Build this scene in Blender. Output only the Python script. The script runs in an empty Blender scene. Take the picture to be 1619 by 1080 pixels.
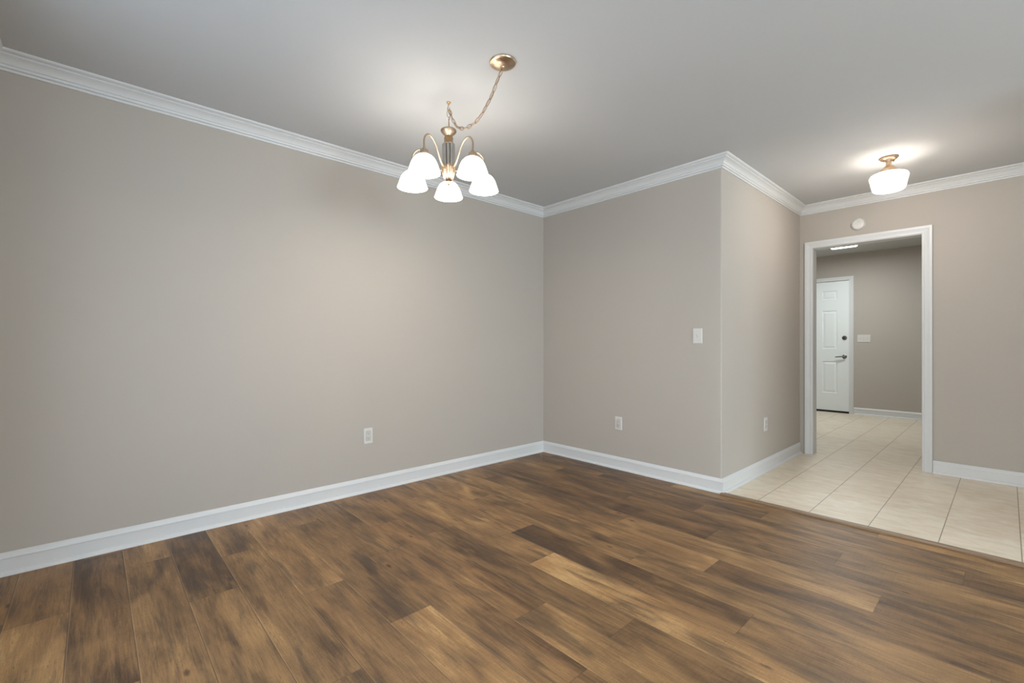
import bpy, bmesh, math, random
from mathutils import Vector, Matrix
PI = math.pi
S = bpy.context.scene
COL = S.collection
random.seed(4)

# ------------------------------------------------------------------ camera
H = 2.44
cam_d = bpy.data.cameras.new('camera'); cam = bpy.data.objects.new('camera', cam_d); COL.objects.link(cam)
cam_d.sensor_width = 36; cam_d.lens = 36*720/1619; cam_d.clip_start = 0.02
cam_d.shift_y = -(540-544.5)/1619
cam.location = (3.175, -3.350, 1.079)
cam.rotation_euler = (PI/2, 0, math.radians(47.4))
S.camera = cam

# ------------------------------------------------------------------ world, exposure, daylight
S.view_settings.view_transform = 'Standard'
S.view_settings.look = 'None'
S.view_settings.gamma = 1
S.view_settings.use_curve_mapping = False
S.view_settings.exposure = 1.14
w = bpy.data.worlds.new('sky'); S.world = w; w.use_nodes = True
wn = w.node_tree.nodes; wl = w.node_tree.links
bgn = wn['Background']
bgn.inputs['Color'].default_value = (0.62, 0.75, 1.0, 1); bgn.inputs['Strength'].default_value = 1.0

def area(name, loc, rot, sx, sy, power, col):
    l = bpy.data.lights.new(name, 'AREA'); l.shape = 'RECTANGLE'; l.size = sx; l.size_y = sy
    l.energy = power; l.color = col
    o = bpy.data.objects.new(name, l); COL.objects.link(o); o.location = loc; o.rotation_euler = rot
    return o
# daylight just outside the right window; added fills outside the unseen front windows
XR, YF = 6.6, -3.725
area('daylight_right_window', (XR+0.30, -1.35, 1.25), (0, PI/2-0.2, 0), 2.0, 1.7, 98, (0.80, 0.90, 1.0))
area('front_fill_light', (1.75, YF-0.30, 1.25), (PI/2-0.1, 0, 0), 2.0, 2.0, 11, (0.86, 0.93, 1.0))  # added fill for the left ceiling and wall

area('side_fill_light', (4.45, YF-0.30, 1.25), (PI/2-0.2, 0, 0), 1.8, 2.0, 52, (0.92, 0.96, 1.0))  # added fill for the walls facing front and the tiles

# ------------------------------------------------------------------ materials
def srgb(r, g, b):
    def f(c):
        c /= 255
        return c/12.92 if c <= 0.04045 else ((c+0.055)/1.055)**2.4
    return (f(r), f(g), f(b), 1)

class NT:
    def __init__(s, name):
        m = bpy.data.materials.new(name); m.use_nodes = True
        s.m = m; s.t = m.node_tree; s.n = s.t.nodes; s.l = s.t.links
        s.b = s.n['Principled BSDF']; s.out = s.n['Material Output']
    def node(s, typ, ins=None, **kw):
        n = s.n.new(typ)
        for k, v in kw.items(): setattr(n, k, v)
        for k, v in (ins or {}).items():
            if isinstance(v, bpy.types.NodeSocket): s.l.new(v, n.inputs[k])
            else: n.inputs[k].default_value = v
        return n
    def math(s, op, a, b=0.0, c=0.0, clamp=False):
        n = s.node('ShaderNodeMath', {0: a, 1: b, 2: c}, operation=op); n.use_clamp = clamp
        return n.outputs[0]
    def mix(s, fac, a, b, mode='MIX'):
        n = s.n.new('ShaderNodeMix'); n.data_type = 'RGBA'; n.blend_type = mode
        for i, v in ((0, fac), (6, a), (7, b)):
            if isinstance(v, bpy.types.NodeSocket): s.l.new(v, n.inputs[i])
            else: n.inputs[i].default_value = v
        return n.outputs[2]
    def ramp(s, fac, stops, interp='LINEAR'):
        n = s.n.new('ShaderNodeValToRGB'); s.l.new(fac, n.inputs[0])
        n.color_ramp.interpolation = interp
        e = n.color_ramp.elements
        while len(e) < len(stops): e.new(0.5)
        for k, (p, c) in enumerate(stops):
            e[k].position = p; e[k].color = c if len(c) == 4 else (*c, 1)
        return n.outputs[0]
    def smooth(s, v, lo, hi):
        n = s.node('ShaderNodeMapRange', {0: v, 1: lo, 2: hi, 3: 0.0, 4: 1.0}, interpolation_type='SMOOTHSTEP')
        return n.outputs[0]
    def noise(s, vec, scale, detail=3, rough=0.55, dist=0.0):
        n = s.node('ShaderNodeTexNoise', {'Scale': scale, 'Detail': detail, 'Roughness': rough, 'Distortion': dist})
        s.l.new(vec, n.inputs['Vector']); return n.outputs['Fac']
    def bump(s, h, strength, dist):
        n = s.node('ShaderNodeBump', {'Height': h, 'Strength': strength, 'Distance': dist})
        s.l.new(n.outputs[0], s.b.inputs['Normal']); return n
    def setb(s, **kw):
        for k, v in kw.items():
            k = k.replace('_', ' ')
            if isinstance(v, bpy.types.NodeSocket): s.l.new(v, s.b.inputs[k])
            else: s.b.inputs[k].default_value = v

def paint(name, col, rough, bscale, bstr, var=0.03):
    t = NT(name); pos = t.node('ShaderNodeNewGeometry').outputs['Position']
    n1 = t.noise(pos, 1.3, 2)
    c2 = tuple(min(1, x*(1-var*2)) for x in col[:3])+(1,)
    t.setb(Base_Color=t.mix(n1, col, c2), Roughness=rough)
    hh = t.noise(pos, bscale, 4, 0.6)
    t.bump(hh, bstr, 0.004)
    return t.m

M = {}
M['wall'] = paint('greige_wall_paint', srgb(185, 177, 167), 0.75, 22, 0.16)
M['ceiling'] = paint('white_ceiling_paint', srgb(203, 204, 204), 0.9, 16, 0.28)
M['trim'] = paint('white_trim_paint', srgb(217, 217, 216), 0.38, 3, 0.004, 0.003)
M['door'] = paint('white_door_paint', srgb(236, 241, 240), 0.42, 3, 0.004, 0.003)
M['plastic'] = paint('white_plastic', srgb(216, 213, 207), 0.35, 40, 0.01, 0.005)
M['dark'] = paint('black_rubber', srgb(22, 20, 19), 0.7, 60, 0.05)
M['slot'] = paint('dark_slot', srgb(60, 56, 52), 0.6, 60, 0.02)

def metal(name, col, rough):
    t = NT(name); pos = t.node('ShaderNodeNewGeometry').outputs['Position']
    n = t.noise(pos, 120, 3)
    t.setb(Base_Color=col, Metallic=1.0, Roughness=t.math('MULTIPLY_ADD', n, 0.12, rough-0.06))
    return t.m
M['brass'] = metal('satin_brass', srgb(192, 170, 146), 0.34)
M['bronze'] = metal('antique_brass', srgb(176, 146, 112), 0.34)
M['nickel'] = metal('brushed_nickel', srgb(196, 192, 186), 0.30)
M['darknickel'] = metal('dark_nickel', srgb(120, 118, 114), 0.3)

def lamp_glass(name, col, strength):
    t = NT(name); pos = t.node('ShaderNodeNewGeometry').outputs['Position']
    n = t.noise(pos, 14, 4, 0.6, 0.6)
    t.setb(Base_Color=(0.9, 0.88, 0.84, 1), Roughness=0.25, Emission_Color=t.mix(n, col, (col[0], col[1]*0.95, col[2]*0.88, 1)), Emission_Strength=strength)
    return t.m
M['shade'] = lamp_glass('lit_alabaster_glass', (1.0, 0.95, 0.89, 1), 4.0)
def opal_glass():
    m = lamp_glass('lit_opal_glass', (1.0, 0.96, 0.92, 1), 2.2); nt = m.node_tree
    p = nt.nodes['Principled BSDF']; o = nt.nodes['Material Output']
    tr = nt.nodes.new('ShaderNodeBsdfTransparent'); mx = nt.nodes.new('ShaderNodeMixShader'); mx.inputs[0].default_value = 0.22
    nt.links.new(p.outputs[0], mx.inputs[1]); nt.links.new(tr.outputs[0], mx.inputs[2]); nt.links.new(mx.outputs[0], o.inputs['Surface'])
    return m
M['schoolhouse'] = opal_glass()
M['panel'] = lamp_glass('lit_acrylic_diffuser', (0.96, 1.0, 0.99, 1), 6)

def glass_mat():
    t = NT('window_glass')
    tr = t.node('ShaderNodeBsdfTransparent', {'Color': (0.95, 0.97, 0.96, 1)})
    gl = t.node('ShaderNodeBsdfGlossy', {'Roughness': 0.02})
    mx = t.node('ShaderNodeMixShader', {0: 0.08, 1: tr.outputs[0], 2: gl.outputs[0]})
    t.l.new(mx.outputs[0], t.out.inputs['Surface']); return t.m
M['glass'] = glass_mat()

def wood_floor():
    t = NT('wood_plank_floor')
    at = t.node('ShaderNodeAttribute', attribute_name='plank')
    sep = t.node('ShaderNodeSeparateColor', {0: at.outputs['Color']})
    tone, seed, seed2 = sep.outputs[0], sep.outputs[1], sep.outputs[2]
    uv = t.node('ShaderNodeUVMap', uv_map='board').outputs[0]
    su = t.node('ShaderNodeSeparateXYZ', {0: uv}); u, v = su.outputs[0], su.outputs[1]
    def vec(fx, fy, k):
        return t.node('ShaderNodeCombineXYZ', {0: t.math('MULTIPLY_ADD', seed, 37.0*k, t.math('MULTIPLY', u, fx)),
              1: t.math('MULTIPLY_ADD', seed2, 23.0, t.math('MULTIPLY', v, fy)), 2: t.math('MULTIPLY', seed, 50.0)}).outputs[0]
    big = t.noise(vec(1.1, 3.6, 1), 1.9, 2, 0.5, 0.9)
    patch = t.noise(vec(0.85, 4.2, 1.7), 2.4, 4, 0.6, 0.8)
    gold = t.noise(vec(0.8, 4.0, 2.6), 2.3, 4, 0.58, 0.7)
    gmod = t.math('MULTIPLY', t.math('SUBTRACT', t.noise(vec(1.0, 20, 0.9), 6.0, 4, 0.7, 0.4), 0.5), 0.30)
    patch = t.math('ADD', patch, gmod); gold = t.math('SUBTRACT', gold, gmod)
    streak = t.noise(vec(1.0, 15, 1.3), 3.0, 4, 0.65, 1.4)
    grain = t.noise(vec(1.0, 24, 2.1), 10.0, 5, 0.75, 0.5)
    fine = t.noise(vec(5, 9, 1.1), 32, 4, 0.75)
    saw = t.noise(vec(14, 0.8, 0.7), 14, 2, 0.5)
    val = t.math('MULTIPLY_ADD', t.math('SUBTRACT', big, 0.5), 1.0, tone)
    val = t.math('MULTIPLY_ADD', t.math('SUBTRACT', streak, 0.5), 0.72, val)
    val = t.math('MULTIPLY_ADD', t.math('SUBTRACT', grain, 0.5), 0.46, val)
    val = t.math('MULTIPLY_ADD', t.math('SUBTRACT', fine, 0.5), 0.34, val)
    val = t.math('MULTIPLY_ADD', t.math('SUBTRACT', saw, 0.5), 0.14, val)
    base = t.ramp(val, [(0.05, srgb(62, 47, 34)), (0.27, srgb(97, 72, 49)), (0.5, srgb(133, 101, 67)), (0.73, srgb(165, 128, 84)), (0.95, srgb(204, 167, 115))])
    base = t.mix(t.math('MULTIPLY', t.smooth(gold, 0.47, 0.72), 0.55), base, t.mix(grain, srgb(146, 106, 66), srgb(190, 150, 100)))
    # grey-black smoky patches
    pm = t.math('MULTIPLY', t.smooth(patch, 0.47, 0.72), 0.66)
    base = t.mix(pm, base, t.mix(fine, srgb(58, 49, 42), srgb(84, 68, 55)))
    # hairline cracks
    ck = t.noise(vec(1.2, 26, 0.6), 3.4, 3, 0.5, 2.2)
    ckm = t.math('MULTIPLY', t.math('SUBTRACT', 1.0, t.smooth(t.math('ABSOLUTE', t.math('SUBTRACT', ck, 0.5)), 0.0, 0.013)),
                 t.smooth(streak, 0.47, 0.56))
    base = t.mix(t.math('MULTIPLY', ckm, 0.85), base, srgb(48, 35, 27))
    # knots with a pale ring
    vo = t.node('ShaderNodeTexVoronoi', {'Scale': 1.9, 'Randomness': 1.0}); t.l.new(vec(1.2, 3.0, 0.9), vo.inputs['Vector'])
    kd = t.math('MULTIPLY_ADD', t.math('SUBTRACT', fine, 0.5), 0.09, vo.outputs['Distance'])
    base = t.mix(t.math('MULTIPLY', t.math('SUBTRACT', 1.0, t.smooth(kd, 0.06, 0.20)), 0.35), base, srgb(160, 118, 76))
    base = t.mix(t.math('MULTIPLY', t.math('SUBTRACT', 1.0, t.smooth(kd, 0.02, 0.075)), 0.75), base, srgb(54, 38, 28))
    # reddish tint by board
    base = t.mix(t.math('MULTIPLY', seed2, 0.14), base, t.mix(1.0, base, srgb(236, 196, 178), 'MULTIPLY'))
    # bevelled board edges
    W, L = 0.183, 1.24
    dv = t.math('MINIMUM', v, t.math('SUBTRACT', W, v)); du = t.math('MINIMUM', u, t.math('SUBTRACT', L, u))
    d = t.math('MINIMUM', dv, du)
    seam = t.math('SUBTRACT', 1.0, t.smooth(d, 0.0004, 0.0021))
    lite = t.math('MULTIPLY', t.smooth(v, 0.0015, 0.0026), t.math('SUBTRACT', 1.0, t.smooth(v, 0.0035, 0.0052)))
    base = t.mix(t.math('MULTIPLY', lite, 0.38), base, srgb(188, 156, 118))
    base = t.mix(t.math('MULTIPLY', seam, 0.5), base, srgb(58, 42, 32))
    t.setb(Base_Color=base, Roughness=t.math('MULTIPLY_ADD', grain, 0.16, 0.36), Specular_IOR_Level=0.42)
    hh = t.math('SUBTRACT', t.math('MULTIPLY', grain, 0.5), t.math('MULTIPLY', seam, 1.2))
    t.bump(hh, 0.25, 0.0015)
    return t.m
M['wood'] = wood_floor()

def strip_wood():
    t = NT('wood_transition_strip'); pos = t.node('ShaderNodeNewGeometry').outputs['Position']
    mp = t.node('ShaderNodeMapping', {'Vector': pos, 'Scale': (2.0, 60, 60)}).outputs[0]
    n = t.noise(mp, 2.5, 4)
    t.setb(Base_Color=t.ramp(n, [(0.3, srgb(112, 90, 70)), (0.55, srgb(146, 121, 96)), (0.75, srgb(168, 143, 116))]), Roughness=0.4)
    t.bump(n, 0.1, 0.001); return t.m
M['strip'] = strip_wood()

def tile_floor():
    t = NT('ceramic_tile_floor'); pos = t.node('ShaderNodeNewGeometry').outputs['Position']
    s = t.node('ShaderNodeSeparateXYZ', {0: pos})
    T = 0.3045
    fx = t.math('DIVIDE', t.math('SUBTRACT', s.outputs[0], 2.312-T*20), T); fy = t.math('DIVIDE', t.math('SUBTRACT', s.outputs[1], 0.254-T*20), T)
    ix, iy = t.math('FLOOR', fx), t.math('FLOOR', fy)
    rx = t.math('MULTIPLY', t.math('ABSOLUTE', t.math('SUBTRACT', t.math('FRACT', t.math('ADD', fx, 0.5)), 0.5)), T)
    ry = t.math('MULTIPLY', t.math('ABSOLUTE', t.math('SUBTRACT', t.math('FRACT', t.math('ADD', fy, 0.5)), 0.5)), T)
    wnz = t.node('ShaderNodeTexWhiteNoise', {'Vector': t.node('ShaderNodeCombineXYZ', {0: ix, 1: iy}).outputs[0]})
    off = t.node('ShaderNodeVectorMath', {0: wnz.outputs['Color'], 1: (9, 9, 9)}, operation='MULTIPLY').outputs[0]
    p2 = t.node('ShaderNodeVectorMath', {0: pos, 1: off}, operation='ADD').outputs[0]
    mp = t.node('ShaderNodeMapping', {'Vector': p2, 'Scale': (2.2, 5.5, 1)}).outputs[0]
    n1 = t.noise(mp, 3.0, 5, 0.65, 0.8); n2 = t.noise(mp, 16, 3, 0.6)
    f = t.math('ADD', t.math('MULTIPLY', n1, 0.85), t.math('MULTIPLY', n2, 0.15))
    f = t.math('MULTIPLY_ADD', t.math('SUBTRACT', f, 0.5), 1.5, 0.5)
    f = t.math('MULTIPLY_ADD', t.math('SUBTRACT', wnz.outputs['Value'], 0.5), 0.10, f)
    base = t.ramp(f, [(0.20, srgb(216, 199, 174)), (0.42, srgb(228, 213, 190)), (0.60, srgb(235, 223, 203)), (0.82, srgb(242, 234, 219))])
    gx = t.math('SUBTRACT', 1.0, t.smooth(rx, 0.0012, 0.0030)); gy = t.math('SUBTRACT', 1.0, t.smooth(ry, 0.0012, 0.0030))
    base = t.mix(t.math('MULTIPLY', gx, 0.85), base, srgb(128, 108, 88))
    base = t.mix(t.math('MULTIPLY', gy, 0.22), base, srgb(150, 134, 116))
    t.setb(Base_Color=base, Roughness=t.math('MULTIPLY_ADD', n2, 0.12, 0.30), Specular_IOR_Level=0.5)
    t.bump(t.math('MULTIPLY', t.math('MAXIMUM', gx, t.math('MULTIPLY', gy, 0.3)), -1.0), 0.3, 0.001)
    return t.m
M['tile'] = tile_floor()

# ------------------------------------------------------------------ mesh helpers
def link_mesh(name, bm, mat, parent=None, smooth=False, origin=None):
    bmesh.ops.recalc_face_normals(bm, faces=bm.faces)
    if origin is not None:
        bmesh.ops.translate(bm, verts=bm.verts, vec=-Vector(origin))
    me = bpy.data.meshes.new(name); bm.to_mesh(me); bm.free()
    if isinstance(mat, str): mat = M[mat]
    me.materials.append(mat)
    if smooth:
        for p in me.polygons: p.use_smooth = True
        try: me.set_sharp_from_angle(angle=math.radians(38))
        except Exception: pass
    o = bpy.data.objects.new(name, me); COL.objects.link(o)
    if origin is not None: o.location = origin
    if parent is not None: o.parent = parent
    return o

def box(bm, x0, x1, y0, y1, z0, z1, bev=0.0):
    r = bmesh.ops.create_cube(bm, size=1)
    vs = r['verts']
    for v in vs:
        v.co = Vector((x0+(v.co.x+0.5)*(x1-x0), y0+(v.co.y+0.5)*(y1-y0), z0+(v.co.z+0.5)*(z1-z0)))
    if bev > 0:
        es = list({e for v in vs for e in v.link_edges})
        bmesh.ops.bevel(bm, geom=es, offset=bev, segments=2, profile=0.5, affect='EDGES')

def lathe(bm, prof, n=40, mat=None, cap=True):
    mat = mat or Matrix.Identity(4)
    rings = []
    for r, z in prof:
        if r < 1e-6: rings.append([bm.verts.new(mat @ Vector((0, 0, z)))])
        else: rings.append([bm.verts.new(mat @ Vector((r*math.cos(2*PI*k/n), r*math.sin(2*PI*k/n), z))) for k in range(n)])
    for a, b in zip(rings, rings[1:]):
        for k in range(n):
            k2 = (k+1) % n
            if len(a) == 1 and len(b) == 1: continue
            if len(a) == 1: bm.faces.new((a[0], b[k], b[k2]))
            elif len(b) == 1: bm.faces.new((a[k], a[k2], b[0]))
            else: bm.faces.new((a[k], a[k2], b[k2], b[k]))
    if cap:
        for rg in (rings[0], rings[-1]):
            if len(rg) > 1: bm.faces.new(rg)

def tube(bm, pts, r, n=10, closed=False):
    pts = [Vector(p) for p in pts]; N = len(pts)
    tan = []
    for i in range(N):
        a = pts[(i-1) % N] if (closed or i > 0) else pts[i]
        b = pts[(i+1) % N] if (closed or i < N-1) else pts[i]
        tan.append((b-a).normalized())
    up = Vector((0, 0, 1)) if abs(tan[0].z) < 0.9 else Vector((1, 0, 0))
    nrm = (up - tan[0]*up.dot(tan[0])).normalized()
    rings = []
    for i in range(N):
        nrm = (nrm - tan[i]*nrm.dot(tan[i])).normalized()
        bn = tan[i].cross(nrm)
        rr = r[i] if isinstance(r, (list, tuple)) else r
        rings.append([bm.verts.new(pts[i] + (nrm*math.cos(2*PI*k/n) + bn*math.sin(2*PI*k/n))*rr) for k in range(n)])
    rng = range(N) if closed else range(N-1)
    for i in rng:
        a, b = rings[i], rings[(i+1) % N]
        for k in range(n): bm.faces.new((a[k], a[(k+1) % n], b[(k+1) % n], b[k]))
    if not closed: bm.faces.new(rings[0]); bm.faces.new(rings[-1])

def catmull(pts, k=8):
    P = [Vector(p) for p in pts]; P = [2*P[0]-P[1]] + P + [2*P[-1]-P[-2]]
    out = []
    for i in range(1, len(P)-2):
        for j in range(k):
            t = j/k
            out.append(0.5*((2*P[i]) + (P[i+1]-P[i-1])*t + (2*P[i-1]-5*P[i]+4*P[i+1]-P[i+2])*t*t + (3*P[i]-P[i-1]-3*P[i+1]+P[i+2])*t**3))
    out.append(P[-2]); return out

def sweep(bm, path, prof, to3, segs=None, closed=False):
    """prof (a,b): a along the left normal of the 2-D path, b out of its plane; mitred corners"""
    n = len(path); P = [Vector(p) for p in path]
    def nor(i):
        d = (P[(i+1) % n]-P[i]).normalized(); return Vector((-d.y, d.x))
    offs = []
    for i in range(n):
        if not closed and i == 0: offs.append(nor(0))
        elif not closed and i == n-1: offs.append(nor(n-2))
        else:
            a, b = nor((i-1) % n), nor(i); m = (a+b)
            offs.append(m/(m.length_squared/2) if m.length > 1e-6 else a)
    segs = segs if segs is not None else range(n if closed else n-1)
    for i in segs:
        j = (i+1) % n
        ra = [bm.verts.new(to3(*(P[i]+offs[i]*a), b)) for a, b in prof]
        rb = [bm.verts.new(to3(*(P[j]+offs[j]*a), b)) for a, b in prof]
        m = len(prof)
        for k in range(m): bm.faces.new((ra[k], ra[(k+1) % m], rb[(k+1) % m], rb[k]))
        bm.faces.new(ra); bm.faces.new(rb)

def empty(name, loc, rz=0.0):
    o = bpy.data.objects.new(name, None); COL.objects.link(o); o.location = loc; o.rotation_euler = (0, 0, rz)
    o.empty_display_size = 0.05
    return o
def tag(o, label, cat, group=None):
    o['label'] = label; o['category'] = cat
    if group: o['group'] = group
    return o
def struct(o, label=None, cat=None):
    o['kind'] = 'structure'
    if label: o['label'] = label
    if cat: o['category'] = cat
    return o

# ------------------------------------------------------------------ floors
XC, YD, YE, XF, TH = 1.775, 1.835, 5.31, 3.95, 0.12
HF = 2.49                                             # ceiling height of the room beyond the doorway
def build_wood():
    bm = bmesh.new(); W, L = 0.183, 1.24
    uvl = bm.loops.layers.uv.new('board'); cl = bm.loops.layers.float_color.new('plank')
    y0 = -3.425
    ends = {-1: 0.615, 0: 0.05, 1: 0.295, 2: 0.86, 3: 0.48, 4: 1.12, 5: 0.32, 6: 0.99, 7: 0.63, 8: 0.945, 9: 0.345, 10: 0.01, 11: 0.66,
            12: 0.96, 13: 0.33, 14: 0.80, 15: 0.12, 16: 0.56, 17: 0.9, 18: 0.2}
    # tone of boards that stand out: (row, board counted from the left wall)
    tones = {(5, 2): 0.66, (5, 1): 0.40, (9, 2): 0.74, (9, 1): 0.56, (7, 1): 0.42, (7, 0): 0.5, (8, 1): 0.40, (8, 2): 0.42, (10, 1): 0.66, (10, 2): 0.34,
             (10, 3): 0.56, (12, 1): 0.62, (12, 2): 0.36, (13, 2): 0.62, (13, 3): 0.34, (-1, 0): 0.52, (-1, 1): 0.68, (0, 0): 0.34, (0, 1): 0.36, (1, 1): 0.50,
             (1, 0): 0.62, (2, 0): 0.3, (2, 1): 0.44, (3, 1): 0.45, (3, 2): 0.5, (4, 1): 0.5, (6, 1): 0.46, (6, 2): 0.56, (11, 1): 0.44, (11, 2): 0.52, (14, 1): 0.3,
             (15, 1): 0.42, (16, 1): 0.36, (14, 2): 0.44, (15, 2): 0.36, (16, 2): 0.5}
    rnd = random.Random(11)
    for r in range(-2, 19):
        ya = y0 + W*r + 0.003; yb = ya + W
        cya, cyb = max(ya, YF), min(yb, -0.012)
        if cyb <= cya: continue
        e = ends.get(r, rnd.random()*L); xa = e - L; k = 0
        while xa < XR:
            xb = xa + L
            cxa, cxb = max(xa, 0.0), min(xb, XR)
            if cxb > cxa:
                vs = [bm.verts.new((x, y, 0)) for x, y in ((cxa, cya), (cxb, cya), (cxb, cyb), (cxa, cyb))]
                f = bm.faces.new(vs)
                tone = tones.get((r, k), 0.47 + rnd.uniform(-0.16, 0.15)); s1, s2 = rnd.random(), rnd.random()
                for lp in f.loops:
                    lp[uvl].uv = (lp.vert.co.x - xa, lp.vert.co.y - ya); lp[cl] = (tone, s1, s2, 1)
            xa = xb; k += 1
    me = bpy.data.meshes.new('floor')
    bm.to_mesh(me); bm.free(); me.materials.append(M['wood'])
    o = bpy.data.objects.new('floor', me); COL.objects.link(o)
    struct(o)
build_wood()

bm = bmesh.new(); box(bm, XC, XF, -0.012, YD+TH/2, -0.05, 0.0); box(bm, -0.6, XF, YD+TH/2, YE, -0.05, 0.0)
struct(link_mesh('floor_tiled', bm, 'tile'))
bm = bmesh.new(); box(bm, -0.12, XR+0.12, YF-0.12, -0.012, -0.2, -0.002)
struct(link_mesh('floor_slab', bm, 'slot'))

# rounded wooden transition strip between the planks and the tiles
bm = bmesh.new()
pr = [(-0.048, 0.0), (-0.050, 0.008), (-0.047, 0.0115), (-0.040, 0.0138), (-0.030, 0.0145), (-0.014, 0.0145), (-0.002, 0.0125), (0.006, 0.0075), (0.009, 0.0)]
a = [bm.verts.new((XC+0.008, y, z)) for y, z in pr]; b = [bm.verts.new((XF, y, z)) for y, z in pr]
for k in range(len(pr)): bm.faces.new((a[k], a[(k+1) % len(pr)], b[(k+1) % len(pr)], b[k]))
bm.faces.new(a); bm.faces.new(b)
struct(link_mesh('trim_1', bm, 'strip', smooth=True))

# ------------------------------------------------------------------ walls and ceilings
def wall(name, boxes, mat='wall'):
    bm = bmesh.new()
    for b in boxes: box(bm, *b)
    return struct(link_mesh(name, bm, mat))
wall('wall_left', [(-TH, 0, YF-TH, TH, 0, H)])
wall('wall_back', [(0, XC-TH, 0, TH, 0, H)])
bm = bmesh.new(); box(bm, XC-TH, XC, 0, YD, 0, H)       # rounded corner bead on the outer edge
ed = [e for e in bm.edges if all(abs(v.co.x-XC) < 1e-5 and abs(v.co.y) < 1e-5 for v in e.verts)]
bmesh.ops.bevel(bm, geom=ed, offset=.010, segments=5, profile=0.5, affect='EDGES')
struct(link_mesh('wall_foyer_left', bm, 'wall', smooth=True))
OX0, OX1, OZ = 1.888, 2.683, 2.014                    # doorway opening
wall('wall_foyer_back', [(XC-TH, OX0-0.018, YD, YD+TH, 0, HF), (OX1+0.018, XF+TH, YD, YD+TH, 0, HF), (OX0-0.018, OX1+0.018, YD, YD+TH, OZ+0.018, HF)])
wall('wall_foyer_right', [(XF, XF+TH, 0.02, YD, 0, H)])
wall('wall_living_back', [(XF, XR, 0, TH, 0, H)])
WY0, WY1, WZ0, WZ1 = -2.1, -0.6, 0.25, 2.15           # window in the right wall
wall('wall_right', [(XR, XR+TH, YF-TH, WY0, 0, H), (XR, XR+TH, WY1, TH, 0, H), (XR, XR+TH, WY0, WY1, 0, WZ0), (XR, XR+TH, WY0, WY1, WZ1, H)])
VX0, VX1 = 0.80, 2.70                                 # unseen front-wall window, placed behind the camera to brighten the left side
UX0, UX1 = 3.65, 5.25                                 # second unseen window, added to light the foyer, back wall and tiles
wall('wall_front', [(-TH, VX0, YF-TH, YF, 0, H), (VX1, UX0, YF-TH, YF, 0, H), (UX1, XR+TH, YF-TH, YF, 0, H), (VX0, VX1, YF-TH, YF, 0, WZ0), (VX0, VX1, YF-TH, YF, WZ1, H),
                    (UX0, UX1, YF-TH, YF, 0, WZ0), (UX0, UX1, YF-TH, YF, WZ1, H)])
DX0, DX1, DZ0, DZ1 = 0.593, 1.507, 0.028, 2.078       # panel door in the far wall
wall('wall_hall_back', [(-0.6, DX0-0.012, YE, YE+TH, 0, HF), (DX1+0.012, XF, YE, YE+TH, 0, HF), (DX0-0.012, DX1+0.012, YE, YE+TH, DZ1+0.006, HF), (DX0-0.1, DX1+0.1, YE+TH, YE+TH+0.02, 0, DZ1+.1)])
wall('wall_hall_left', [(-0.6-TH, -0.6, YD, YE+TH, 0, HF)])
wall('wall_hall_right', [(XF, XF+TH, YD+TH, YE+TH, 0, HF)])
wall('wall_hall_front', [(-0.6, XC-TH, YD, YD+TH, 0, HF)])
wall('ceiling', [(-TH, XR+TH, YF-TH, 0.0, H, H+0.04), (XC-TH, XF+TH, 0.0, YD, H, H+0.04)], 'ceiling')
wall('ceiling_hall', [(-0.72, XF+TH, YD, YE+TH, HF, HF+0.04)], 'ceiling')

# windows: frame, sash bars and panes
def window(name, along, c0, c1, plane, sgn):
    root = struct(empty(name, ((c0+c1)/2, plane, WZ0) if along == 'x' else (plane, (c0+c1)/2, WZ0)))
    def put(nm, boxes, mat, par=root):
        bm = bmesh.new()
        for (a0, a1, d0, d1, z0, z1) in boxes:
            if along == 'x': box(bm, a0, a1, min(plane+sgn*d0, plane+sgn*d1), max(plane+sgn*d0, plane+sgn*d1), z0, z1)
            else: box(bm, min(plane+sgn*d0, plane+sgn*d1), max(plane+sgn*d0, plane+sgn*d1), a0, a1, z0, z1)
        o = link_mesh(nm, bm, mat); o.parent = par; o.matrix_parent_inverse = Matrix.Translation(-root.location)
        return o
    f = 0.05
    put('window_frame', [(c0, c0+f, .04, .10, WZ0, WZ1), (c1-f, c1, .04, .10, WZ0, WZ1), (c0+f, c1-f, .04, .10, WZ0, WZ0+f), (c0+f, c1-f, .04, .10, WZ1-f, WZ1),
                         ((c0+c1)/2-.03, (c0+c1)/2+.03, .04, .10, WZ0+f, WZ1-f)], 'trim')
    put('pane', [(c0+f, (c0+c1)/2-.03, .068, .072, WZ0+f, WZ1-f)], 'glass')
    put('pane', [((c0+c1)/2+.03, c1-f, .068, .072, WZ0+f, WZ1-f)], 'glass')
    put('casing', [(c0-.06, c0, -.018, 0, WZ0-.06, WZ1+.06), (c1, c1+.06, -.018, 0, WZ0-.06, WZ1+.06), (c0, c1, -.018, 0, WZ1, WZ1+.06)], 'trim')
    put('window_sill', [(c0, c1, -.05, .04, WZ0-.03, WZ0)], 'trim')
window('window_1', 'y', WY0, WY1, XR, 1)
window('added_window_2', 'x', VX0, VX1, YF, -1)
window('added_window_3', 'x', UX0, UX1, YF, -1)

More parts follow.
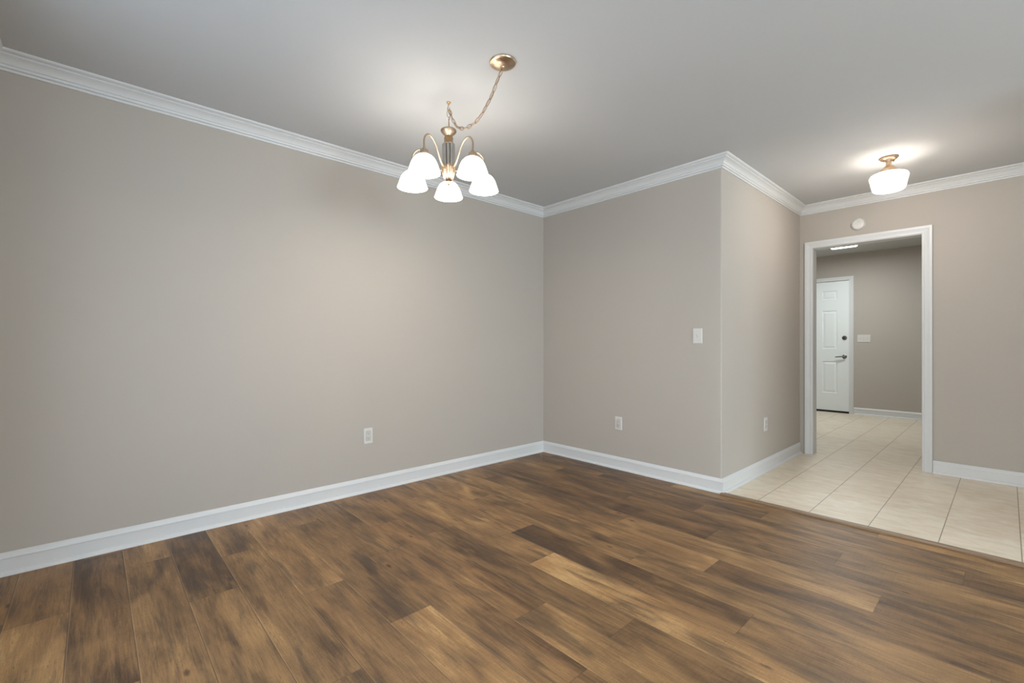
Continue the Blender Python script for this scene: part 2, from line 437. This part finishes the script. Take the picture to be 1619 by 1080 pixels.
# ------------------------------------------------------------------ crown moulding and baseboards (mitred)
def arc(cx, cy, r, a0, a1, n):
    return [(cx+r*math.cos(math.radians(a0+(a1-a0)*k/n)), cy+r*math.sin(math.radians(a0+(a1-a0)*k/n))) for k in range(n+1)]
crown = [(0, 0), (0, -.083), (.008, -.083), (.010, -.080), (.010, -.0745), (.0065, -.0725), (.0065, -.0705), (.015, -.0685), (.0175, -.065), (.0175, -.060), (.0135, -.0580), (.0145, -.0555), (.020, -.0535)]
crown += [(.0225, -.048), (.0275, -.040), (.034, -.0335), (.042, -.028), (.049, -.0245), (.052, -.0235)]
crown += [(.0515, -.0190), (.0490, -.0160), (.0500, -.0140), (.0600, -.0125), (.0650, -.0105), (.0695, -.007), (.071, -.003), (.071, 0)]
base = [(0, 0), (.028, 0), (.0275, .005), (.0245, .011), (.0195, .0165), (.0135, .019), (.0135, .077), (.0165, .079), (.0165, .081), (.0125, .088), (.0085, .096), (.0045, .103), (.002, .105), (0, .105)]
loop = [(0, 0), (0, YF), (XR, YF), (XR, 0), (XF, 0), (XF, YD), (XC, YD), (XC, 0)]   # counter-clockwise: left normal points into the room
names = ['left', 'front', 'right', 'living_back', 'foyer_right', 'foyer_back', 'foyer_left', 'back']
for i, nm in enumerate(names):
    bm = bmesh.new(); sweep(bm, loop, crown, lambda x, y, b: Vector((x, y, H+b-0.0005)), segs=[i], closed=True)
    struct(link_mesh('trim_%d' % (i+2), bm, 'trim', smooth=True))
def strip_base(nm, path, segs=None, closed=False):
    bm = bmesh.new(); sweep(bm, path, base, lambda x, y, b: Vector((x, y, b+0.0005)), segs=segs, closed=closed)
    struct(link_mesh('baseboard_'+nm, bm, 'trim', smooth=True))
for i, nm in enumerate(names):
    if nm == 'foyer_back':
        strip_base('foyer_back', [(XF, 0), (XF, YD), (2.753, YD)], segs=[1])
    elif nm == 'foyer_left':
        strip_base('foyer_left', [(XC+.045, YD), (XC, YD), (XC, 0), (0, 0)], segs=[1])
    else:
        strip_base(nm, loop, segs=[i], closed=True)
strip_base('hall_back', [(XF, YE), (1.571, YE)])

# ------------------------------------------------------------------ cased doorway
cas = [(.004, 0), (.004, .011), (.010, .014), (.017, .014), (.019, .011), (.024, .011), (.046, .0165), (.052, .0185), (.066, .0185), (.068, .016), (.068, 0)]
bm = bmesh.new()
sweep(bm, [(OX0, 0.001), (OX0, OZ), (OX1, OZ), (OX1, 0.001)], cas, lambda x, z, b: Vector((x, YD-b, z)))
struct(link_mesh('trim_10', bm, 'trim', smooth=True))
bm = bmesh.new()
sweep(bm, [(OX0, 0.001), (OX0, OZ), (OX1, OZ), (OX1, 0.001)], cas, lambda x, z, b: Vector((x, YD+TH+b, z)))
struct(link_mesh('trim_11', bm, 'trim', smooth=True))
bm = bmesh.new()                                       # jamb lining
box(bm, OX0-.018, OX0, YD, YD+TH, 0.001, OZ+.018); box(bm, OX1, OX1+.018, YD, YD+TH, 0.001, OZ+.018); box(bm, OX0, OX1, YD, YD+TH, OZ, OZ+.018)
struct(link_mesh('trim_12', bm, 'trim'))

# ------------------------------------------------------------------ six-panel door in the far wall
def six_panel_door():
    yf = YE+0.010
    bm = bmesh.new()
    xs = [(DX0+.149, DX0+.360), (DX1-.360, DX1-.149)]
    zs = [(.300, .812), (1.003, 1.620), (1.790, 1.935)]
    gx = sorted({DX0, DX1} | {c for p in xs for c in p}); gz = sorted({DZ0, DZ1} | {c for p in zs for c in p})
    def quad(a, b, c, d): bm.faces.new([bm.verts.new(p) for p in (a, b, c, d)])
    for i in range(len(gx)-1):
        for j in range(len(gz)-1):
            x0, x1, z0, z1 = gx[i], gx[i+1], gz[j], gz[j+1]
            if (x0, x1) in xs and (z0, z1) in zs:
                lv = [(0, 0), (.004, .0), (.016, .009), (.022, .009), (.046, .002)]
                for (o0, d0), (o1, d1) in zip(lv, lv[1:]):
                    A = [(x0+o0, z0+o0), (x1-o0, z0+o0), (x1-o0, z1-o0), (x0+o0, z1-o0)]; B = [(x0+o1, z0+o1), (x1-o1, z0+o1), (x1-o1, z1-o1), (x0+o1, z1-o1)]
                    for k in range(4):
                        k2 = (k+1) % 4
                        quad((A[k][0], yf+d0, A[k][1]), (A[k2][0], yf+d0, A[k2][1]), (B[k2][0], yf+d1, B[k2][1]), (B[k][0], yf+d1, B[k][1]))
                o1, d1 = lv[-1]
                quad((x0+o1, yf+d1, z0+o1), (x1-o1, yf+d1, z0+o1), (x1-o1, yf+d1, z1-o1), (x0+o1, yf+d1, z1-o1))
            else:
                quad((x0, yf, z0), (x1, yf, z0), (x1, yf, z1), (x0, yf, z1))
    b = yf+0.044
    quad((DX0, b, DZ0), (DX1, b, DZ0), (DX1, b, DZ1), (DX0, b, DZ1))
    for (xa, za, xb, zb) in ((DX0, DZ0, DX1, DZ0), (DX1, DZ0, DX1, DZ1), (DX1, DZ1, DX0, DZ1), (DX0, DZ1, DX0, DZ0)):
        quad((xa, yf, za), (xb, yf, zb), (xb, b, zb), (xa, b, za))
    bmesh.ops.remove_doubles(bm, verts=bm.verts, dist=1e-5)
    d = struct(link_mesh('door_1', bm, 'door', origin=(DX0, YE, DZ0)))
    O = Vector((DX0, YE, DZ0))
    def child(nm, bm, mat, par=d, off=O):
        bmesh.ops.translate(bm, verts=bm.verts, vec=-off); return link_mesh(nm, bm, mat, par, smooth=True)
    R = lambda x, z: Matrix.Translation((x, yf, z)) @ Matrix.Rotation(PI/2, 4, 'X')
    bm = bmesh.new(); lathe(bm, [(0, 0), (.033, 0), (.033, .006), (.029, .012), (.018, .014), (.018, .022), (0, .024)], 28, R(1.448, 1.180)); child('deadbolt', bm, 'darknickel')
    bm = bmesh.new(); lathe(bm, [(0, 0), (.032, 0), (.032, .005), (.026, .010), (.013, .013), (.012, .045), (0, .046)], 28, R(1.448, .885))
    hb = child('door_handle', bm, 'darknickel')
    bm = bmesh.new(); tube(bm, catmull([(1.452, yf-.045, .885), (1.43, yf-.050, .886), (1.38, yf-.052, .884), (1.335, yf-.046, .879)], 5), [.010, .010, .010, .010, .010, .009, .009, .009, .009, .009, .008, .008, .008, .008, .007, .006], 10)
    child('lever', bm, 'darknickel', hb)
    bm = bmesh.new(); box(bm, DX0+.002, DX1-.002, yf+.004, yf+.04, 0.014, DZ0-0.001); child('door_sweep', bm, 'dark')
    for z in (0.27, 1.05, 1.85):
        bm = bmesh.new(); tube(bm, [(DX0-.004, yf-.004, z-.045), (DX0-.004, yf-.004, z+.045)], .006, 10); child('hinge', bm, 'nickel')
six_panel_door()
bm = bmesh.new()
c2 = [(.003, 0), (.003, .010), (.009, .013), (.020, .011), (.050, .016), (.060, .016), (.062, .013), (.062, 0)]
sweep(bm, [(DX0, 0.001), (DX0, DZ1), (DX1, DZ1), (DX1, 0.001)], c2, lambda x, z, b: Vector((x, YE-b, z)))
box(bm, DX0-.012, DX0-.002, YE, YE+TH, 0.001, DZ1+.006); box(bm, DX1+.002, DX1+.012, YE, YE+TH, 0.001, DZ1+.006)
struct(link_mesh('trim_13', bm, 'trim'))
bm = bmesh.new(); box(bm, DX0-.002, DX1+.002, YE-.012, YE+TH, 0.0005, 0.013, 0.003)
struct(link_mesh('trim_14', bm, 'dark'))

# ------------------------------------------------------------------ outlets, switches (built facing +Y locally is out of the wall: local -Y = room)
def orient(root, loc, rz): root.location = loc; root.rotation_euler = (0, 0, rz)
def plate_bm(wd, ht):
    bm = bmesh.new(); r = bmesh.ops.create_cube(bm, size=1)
    for v in bm.verts:
        v.co = Vector((v.co.x*wd*(0.93 if v.co.y < 0 else 1), (v.co.y-0.5)*0.0065, v.co.z*ht*(0.955 if v.co.y < 0 else 1)))
    bmesh.ops.bevel(bm, geom=list(bm.edges), offset=0.0012, segments=2, affect='EDGES'); return bm
def outlet(label):
    t = empty('power_outlet', (0, 0, 0)); tag(t, label, 'outlet')
    link_mesh('cover_plate', plate_bm(.070, .115), 'plastic', t, True)
    bm = bmesh.new(); box(bm, -.0180, .0180, -.0068, -.0060, -.0350, .0350, .0002); link_mesh('face_gap', bm, 'slot', t)
    bm = bmesh.new(); box(bm, -.0165, .0165, -.0086, -.006, -.0335, .0335, .0007)
    rc = link_mesh('socket', bm, M['socket'], t, True)
    for s in (-1, 1):
        bm = bmesh.new()
        for dx, hh in ((-.0063, .0085), (.0063, .0070)): box(bm, dx-.0012, dx+.0012, -.0091, -.0085, s*.0175-hh/2+.003, s*.0175+hh/2+.003)
        lathe(bm, [(0, 0), (.0024, 0), (.0024, .0006), (0, .0006)], 12, Matrix.Translation((0, -.0085, s*.0175-.0065)) @ Matrix.Rotation(PI/2, 4, 'X'))
        link_mesh('slots', bm, 'slot', rc)
    for s in (-1, 1):
        bm = bmesh.new(); lathe(bm, [(0, 0), (.0026, 0), (.0024, .0006), (0, .001)], 14, Matrix.Translation((0, -.0064, s*.0485)) @ Matrix.Rotation(PI/2, 4, 'X')); link_mesh('screw', bm, 'nickel', t, True)
    return t
M['socket'] = paint('outlet_face_plastic', srgb(204, 200, 193), 0.4, 40, 0.01, 0.005)
o = outlet('white duplex power outlet low on the long left wall'); orient(o, (0, -1.866, 0.409), PI/2)
o = outlet('white duplex power outlet low on the recessed back wall below the light switch'); orient(o, (0.897, 0, 0.395), 0)
o = outlet('white duplex power outlet on the side wall just before the tiled doorway'); orient(o, (XC, 0.880, 0.396), PI/2)

def switch(n, label, wd):
    t = empty('light_switch', (0, 0, 0)); tag(t, label, 'light switch')
    link_mesh('cover_plate', plate_bm(wd, .115), 'plastic', t, True)
    for k in range(n):
        x = (k-(n-1)/2)*.046
        bm = bmesh.new(); box(bm, x-.0055, x+.0055, -.0085, -.006, -.0125, .0125, .0005)
        box(bm, x-.0035, x+.0035, -.020, -.007, .001, .0085, .001)
        link_mesh('toggle', bm, M['socket'], t)
        for s in (-1, 1):
            bm = bmesh.new(); lathe(bm, [(0, 0), (.0028, 0), (.0026, .0008), (0, .0012)], 14, Matrix.Translation((x, -.0064, s*.030)) @ Matrix.Rotation(PI/2, 4, 'X')); link_mesh('screw', bm, 'nickel', t, True)
    return t
o = switch(1, 'white single toggle light switch on the recessed back wall near its outer corner', .072); orient(o, (1.598, 0, 1.143), 0)
o = switch(3, 'wide white three toggle switch plate beside the white panel door', .164); orient(o, (1.693, YE, 1.168), 0)

# ------------------------------------------------------------------ smoke alarm over the doorway
t = empty('smoke_alarm', (2.250, YD, 2.182)); tag(t, 'round white smoke alarm on the wall above the cased doorway', 'smoke alarm')
RX = Matrix.Rotation(PI/2, 4, 'X')
bm = bmesh.new(); lathe(bm, [(0, 0), (.052, 0), (.055, .003), (.055, .010), (0, .010)], 44, RX); link_mesh('mounting_base', bm, 'plastic', t, True)
bm = bmesh.new(); lathe(bm, [(0, .010), (.0515, .010), (.0525, .013), (.0515, .024), (.047, .031), (.036, .035), (.020, .037), (0, .037)], 44, RX); sh = link_mesh('housing', bm, 'plastic', t, True)
bm = bmesh.new(); lathe(bm, [(0, .036), (.009, .036), (.009, .0388), (.0075, .040), (0, .040)], 24, Matrix.Translation((0.004, 0, .022)) @ RX); link_mesh('test_button', bm, M['socket'], t, True)
bm = bmesh.new()
for k in range(24):
    a = 2*PI*k/24; box(bm, -.0022, .0022, -.0226, -.0150, .0505, .0527)
    vs = list(bm.verts)[-8:]; bmesh.ops.rotate(bm, verts=vs, cent=(0, 0, 0), matrix=Matrix.Rotation(a, 3, 'Y'))
link_mesh('vent_slots', bm, 'slot', sh)

# ------------------------------------------------------------------ chandelier
CX, CY = 1.050, -1.880
CHX, CHY = 1.528, -1.897                                # ceiling canopy the swag chain runs to
ch = empty('chandelier', (CX, CY, 1.92)); tag(ch, 'five-arm brass chandelier with lit white bell shades swagged from the ceiling', 'chandelier')
CO = Vector((CX, CY, 1.92))
def cpart(nm, bm, mat, par=ch, smooth=True, off=CO):
    bmesh.ops.translate(bm, verts=bm.verts, vec=-off); return link_mesh(nm, bm, mat, par, smooth)
TC = Matrix.Translation((CX, CY, 0))
bm = bmesh.new(); lathe(bm, [(0, 2.246), (.020, 2.246), (.023, 2.252), (.034, 2.262), (.042, 2.271), (.0445, 2.277), (.043, 2.283), (.034, 2.287), (.020, 2.290), (.009, 2.293), (.007, 2.300), (0, 2.301)], 40, TC); cpart('top_cup', bm, 'brass')
bm = bmesh.new(); lathe(bm, [(0, 2.200), (.029, 2.200), (.031, 2.205), (.026, 2.210), (.024, 2.222), (.026, 2.236), (.022, 2.244), (.020, 2.248), (0, 2.248)], 40, TC); cpart('collar', bm, 'bronze')
bm = bmesh.new(); lathe(bm, [(0, 2.07), (.024, 2.07), (.024, 2.202), (0, 2.202)], 32, TC)
for k in range(9):
    a = 2*PI*k/9; p = (CX+.0275*math.cos(a), CY+.0275*math.sin(a)); tube(bm, [(p[0], p[1], 2.07), (p[0], p[1], 2.202)], .0086, 12)
cpart('fluted_column', bm, 'nickel')
bm = bmesh.new(); n = 72                                 # ribbed basket where the arms meet
rings = []
for r, z in [(.036, 2.082), (.039, 2.075), (.036, 2.066), (.035, 2.050), (.032, 2.034), (.028, 2.018), (.023, 2.004), (.014, 1.996), (.007, 1.994)]:
    rings.append([bm.verts.new((CX+r*(1+.09*math.cos(9*2*PI*k/n))*math.cos(2*PI*k/n), CY+r*(1+.09*math.cos(9*2*PI*k/n))*math.sin(2*PI*k/n), z)) for k in range(n)])
for a, b in zip(rings, rings[1:]):
    for k in range(n): bm.faces.new((a[k], a[(k+1) % n], b[(k+1) % n], b[k]))
bm.faces.new(rings[0]); bm.faces.new(rings[-1]); cpart('arm_basket', bm, 'brass')
bm = bmesh.new(); lathe(bm, [(0, 1.996), (.007, 1.996), (.005, 1.990), (.009, 1.985), (.008, 1.979), (.004, 1.973), (0, 1.971)], 24, TC); cpart('finial', bm, 'brass')
armp = [(.030, 2.060), (.048, 2.062), (.072, 2.084), (.096, 2.122), (.118, 2.158), (.146, 2.181), (.176, 2.187), (.202, 2.172), (.215, 2.142), (.214, 2.092)]
away = math.atan2(CY+3.350, CX-3.175)
for k in range(5):
    a = away + 2*PI*k/5; ca, sa = math.cos(a), math.sin(a); RR = .214
    A = Matrix.Translation((CX+RR*ca, CY+RR*sa, 0))
    bm = bmesh.new(); tube(bm, catmull([(CX+r*ca, CY+r*sa, z) for r, z in armp], 6), .0048, 10); arm = cpart('arm', bm, 'brass')
    bm = bmesh.new(); lathe(bm, [(0, 2.101), (.009, 2.101), (.011, 2.094), (.021, 2.089), (.023, 2.084), (.024, 2.068), (.022, 2.064), (0, 2.064)], 32, A); cpart('shade_cap', bm, 'brass', arm)
    bm = bmesh.new()
    outer = [(.020, 2.0655), (.032, 2.063), (.044, 2.056), (.055, 2.045), (.064, 2.030), (.071, 2.012), (.0765, 1.995), (.0805, 1.983), (.0835, 1.976), (.0845, 1.971)]
    inner = [(r-.0035, z+.0005) for r, z in reversed(outer)]
    lathe(bm, outer+inner, 44, A, cap=False)
    cpart('lamp_shade', bm, 'shade')
    bm = bmesh.new(); lathe(bm, [(0, 2.061), (.012, 2.061), (.013, 2.045), (.020, 2.032), (.026, 2.018), (.027, 2.006), (.023, 1.993), (.013, 1.984), (0, 1.981)], 24, A); cpart('light_bulb', bm, M['bulb'] if 'bulb' in M else M.setdefault('bulb', lamp_glass('lit_bulb', (1, .9, .76, 1), 12.0)))
    l = bpy.data.lights.new('bulb_light', 'POINT'); l.energy = 0.76; l.color = (1.0, .92, .82); l.shadow_soft_size = .05
    lo = bpy.data.objects.new('bulb_light', l); COL.objects.link(lo); lo.parent = ch; lo.location = (RR*ca, RR*sa, 1.970-1.92)

def chain(bm, pts, pitch=.035, wire=.0016, hl=.0215, hw=.0085):
    P = [Vector(p) for p in pts]; d = [0]
    for a, b in zip(P, P[1:]): d.append(d[-1]+(b-a).length)
    def at(s):
        for i in range(len(P)-1):
            if s <= d[i+1] or i == len(P)-2:
                return P[i].lerp(P[i+1], (s-d[i])/(d[i+1]-d[i])), (P[i+1]-P[i]).normalized()
    n = max(1, int(d[-1]/pitch)); st = d[-1]/n
    for k in range(n):
        c, tn = at((k+.5)*st)
        side = tn.cross(Vector((0.3, 1, 0.1))).normalized(); oth = tn.cross(side)
        s1 = (side+oth*.25).normalized() if k % 2 else (oth-side*.25).normalized()
        loop_ = []
        for j in range(18):
            a = 2*PI*j/18; loop_.append(c + tn*hl*math.copysign(abs(math.cos(a))**0.8, math.cos(a)) + s1*hw*math.copysign(abs(math.sin(a))**0.9, math.sin(a)))
        tube(bm, loop_, wire, 6, closed=True)
def onl(x): return CY + (x-CX)/(CHX-CX)*(CHY-CY)
swag = [(x, onl(x), z) for x, z in ((1.056, 2.394), (1.082, 2.345), (1.120, 2.287), (1.170, 2.250), (1.235, 2.232), (1.300, 2.231), (1.350, 2.247), (1.400, 2.280), (1.448, 2.320), (1.488, 2.368), (1.526, 2.409))]
bm = bmesh.new(); chain(bm, catmull(swag, 6)); chn = cpart('swag_chain', bm, 'bronze')
bm = bmesh.new(); chain(bm, [(CX, CY, 2.400), (CX+.001, CY, 2.302)], pitch=.034); cpart('hanging_chain', bm, 'bronze')
bm = bmesh.new()
cord = [(p[0]+.003*math.sin(i*2.1), p[1]+.003*math.cos(i*1.7), p[2]+.002*math.sin(i)) for i, p in enumerate(catmull([(CX+.002, CY, 2.300), (CX+.010, CY, 2.345), (CX+.007, CY, 2.392)]+swag[1:], 3))]
tube(bm, cord, .0018, 6); cpart('cord', bm, 'brass', chn)
bm = bmesh.new(); lathe(bm, [(0, H), (.012, H), (.012, H-.004), (.006, H-.008), (.004, H-.016), (0, H-.016)], 20, TC)
tube(bm, catmull([(CX, CY, H-.014), (CX-.003, CY, H-.022), (CX-.010, CY, H-.032), (CX-.004, CY, H-.044), (CX+.006, CY, H-.042), (CX+.011, CY, H-.034)], 5), .0024, 8); cpart('ceiling_hook', bm, 'bronze')
TP = Matrix.Translation((CHX, CHY, 0))
bm = bmesh.new(); lathe(bm, [(0, H), (.062, H), (.0635, H-.004), (.061, H-.009), (.056, H-.010), (.050, H-.013), (.043, H-.018), (.030, H-.0225), (.012, H-.0245), (.010, H-.030), (0, H-.031)], 44, TP); cpart('canopy', bm, 'brass')
bm = bmesh.new(); tube(bm, [(CHX+.007*math.cos(a), CHY, H-.033+.007*math.sin(a)) for a in [2*PI*k/14 for k in range(14)]], .0018, 6, closed=True); cpart('canopy_loop', bm, 'bronze')

# ------------------------------------------------------------------ schoolhouse ceiling light in the foyer
FX, FY = 2.591, 0.914
fl = empty('ceiling_light', (FX, FY, H)); tag(fl, 'brass schoolhouse ceiling light with a lit white glass globe over the tiles', 'ceiling light')
def fpart(nm, prof, mat, n=44):
    bm = bmesh.new(); lathe(bm, prof, n); return link_mesh(nm, bm, mat, fl, True)
can = fpart('canopy', [(0, 0), (.056, 0), (.058, -.004), (.055, -.009), (.050, -.010), (.048, -.015), (.040, -.020), (.026, -.022), (0, -.022)], 'brass')
for s in (-1, 1):
    bm = bmesh.new(); lathe(bm, [(0, 0), (.006, 0), (.006, -.006), (.004, -.010), (0, -.011)], 16, Matrix.Translation((s*.034*math.cos(.8), s*.034*math.sin(.8), -.020))); link_mesh('screw_knob', bm, 'bronze', can, True)
fpart('neck', [(0, -.020), (.020, -.020), (.017, -.028), (.017, -.058), (.021, -.066), (0, -.066)], 'brass')
fpart('fitter', [(0, -.062), (.022, -.062), (.030, -.070), (.047, -.086), (.055, -.098), (.056, -.108), (.052, -.110), (0, -.110)], 'brass')
og = [(.049, -.100), (.053, -.112), (.070, -.116), (.092, -.120), (.106, -.127), (.1125, -.138), (.113, -.148), (.109, -.166), (.104, -.190), (.099, -.216), (.094, -.232), (.086, -.240), (.060, -.245), (.03, -.247), (0, -.2475)]
fpart('glass_shade', og, 'schoolhouse', 56)
for en, zz, sz in ((2.1, -.18, .025), (5.8, -.275, .04)):  # bulb inside the glass, then an added fill just below the globe
    l = bpy.data.lights.new('foyer_bulb_and_fill', 'POINT'); l.energy = en; l.color = (1.0, .94, .87); l.shadow_soft_size = sz
    lo = bpy.data.objects.new('foyer_bulb_and_fill', l); COL.objects.link(lo); lo.parent = fl; lo.location = (0, 0, zz)

# ------------------------------------------------------------------ flush panel light beyond the doorway
pl = empty('ceiling_light', (1.63, 4.10, HF)); tag(pl, 'flat rectangular lit ceiling light in the room beyond the doorway', 'ceiling light')
bm = bmesh.new(); box(bm, -.16, .16, -.32, .32, -.022, 0, .004); link_mesh('mounting_pan', bm, 'trim', pl)
bm = bmesh.new(); box(bm, -.15, .15, -.31, .31, -.062, -.020, .016); link_mesh('diffuser', bm, 'panel', pl, True)
area('hall_panel_light', (1.63, 4.10, HF-.07), (0, 0, 0), 0.28, .60, 9, (0.92, 0.98, 1.0))
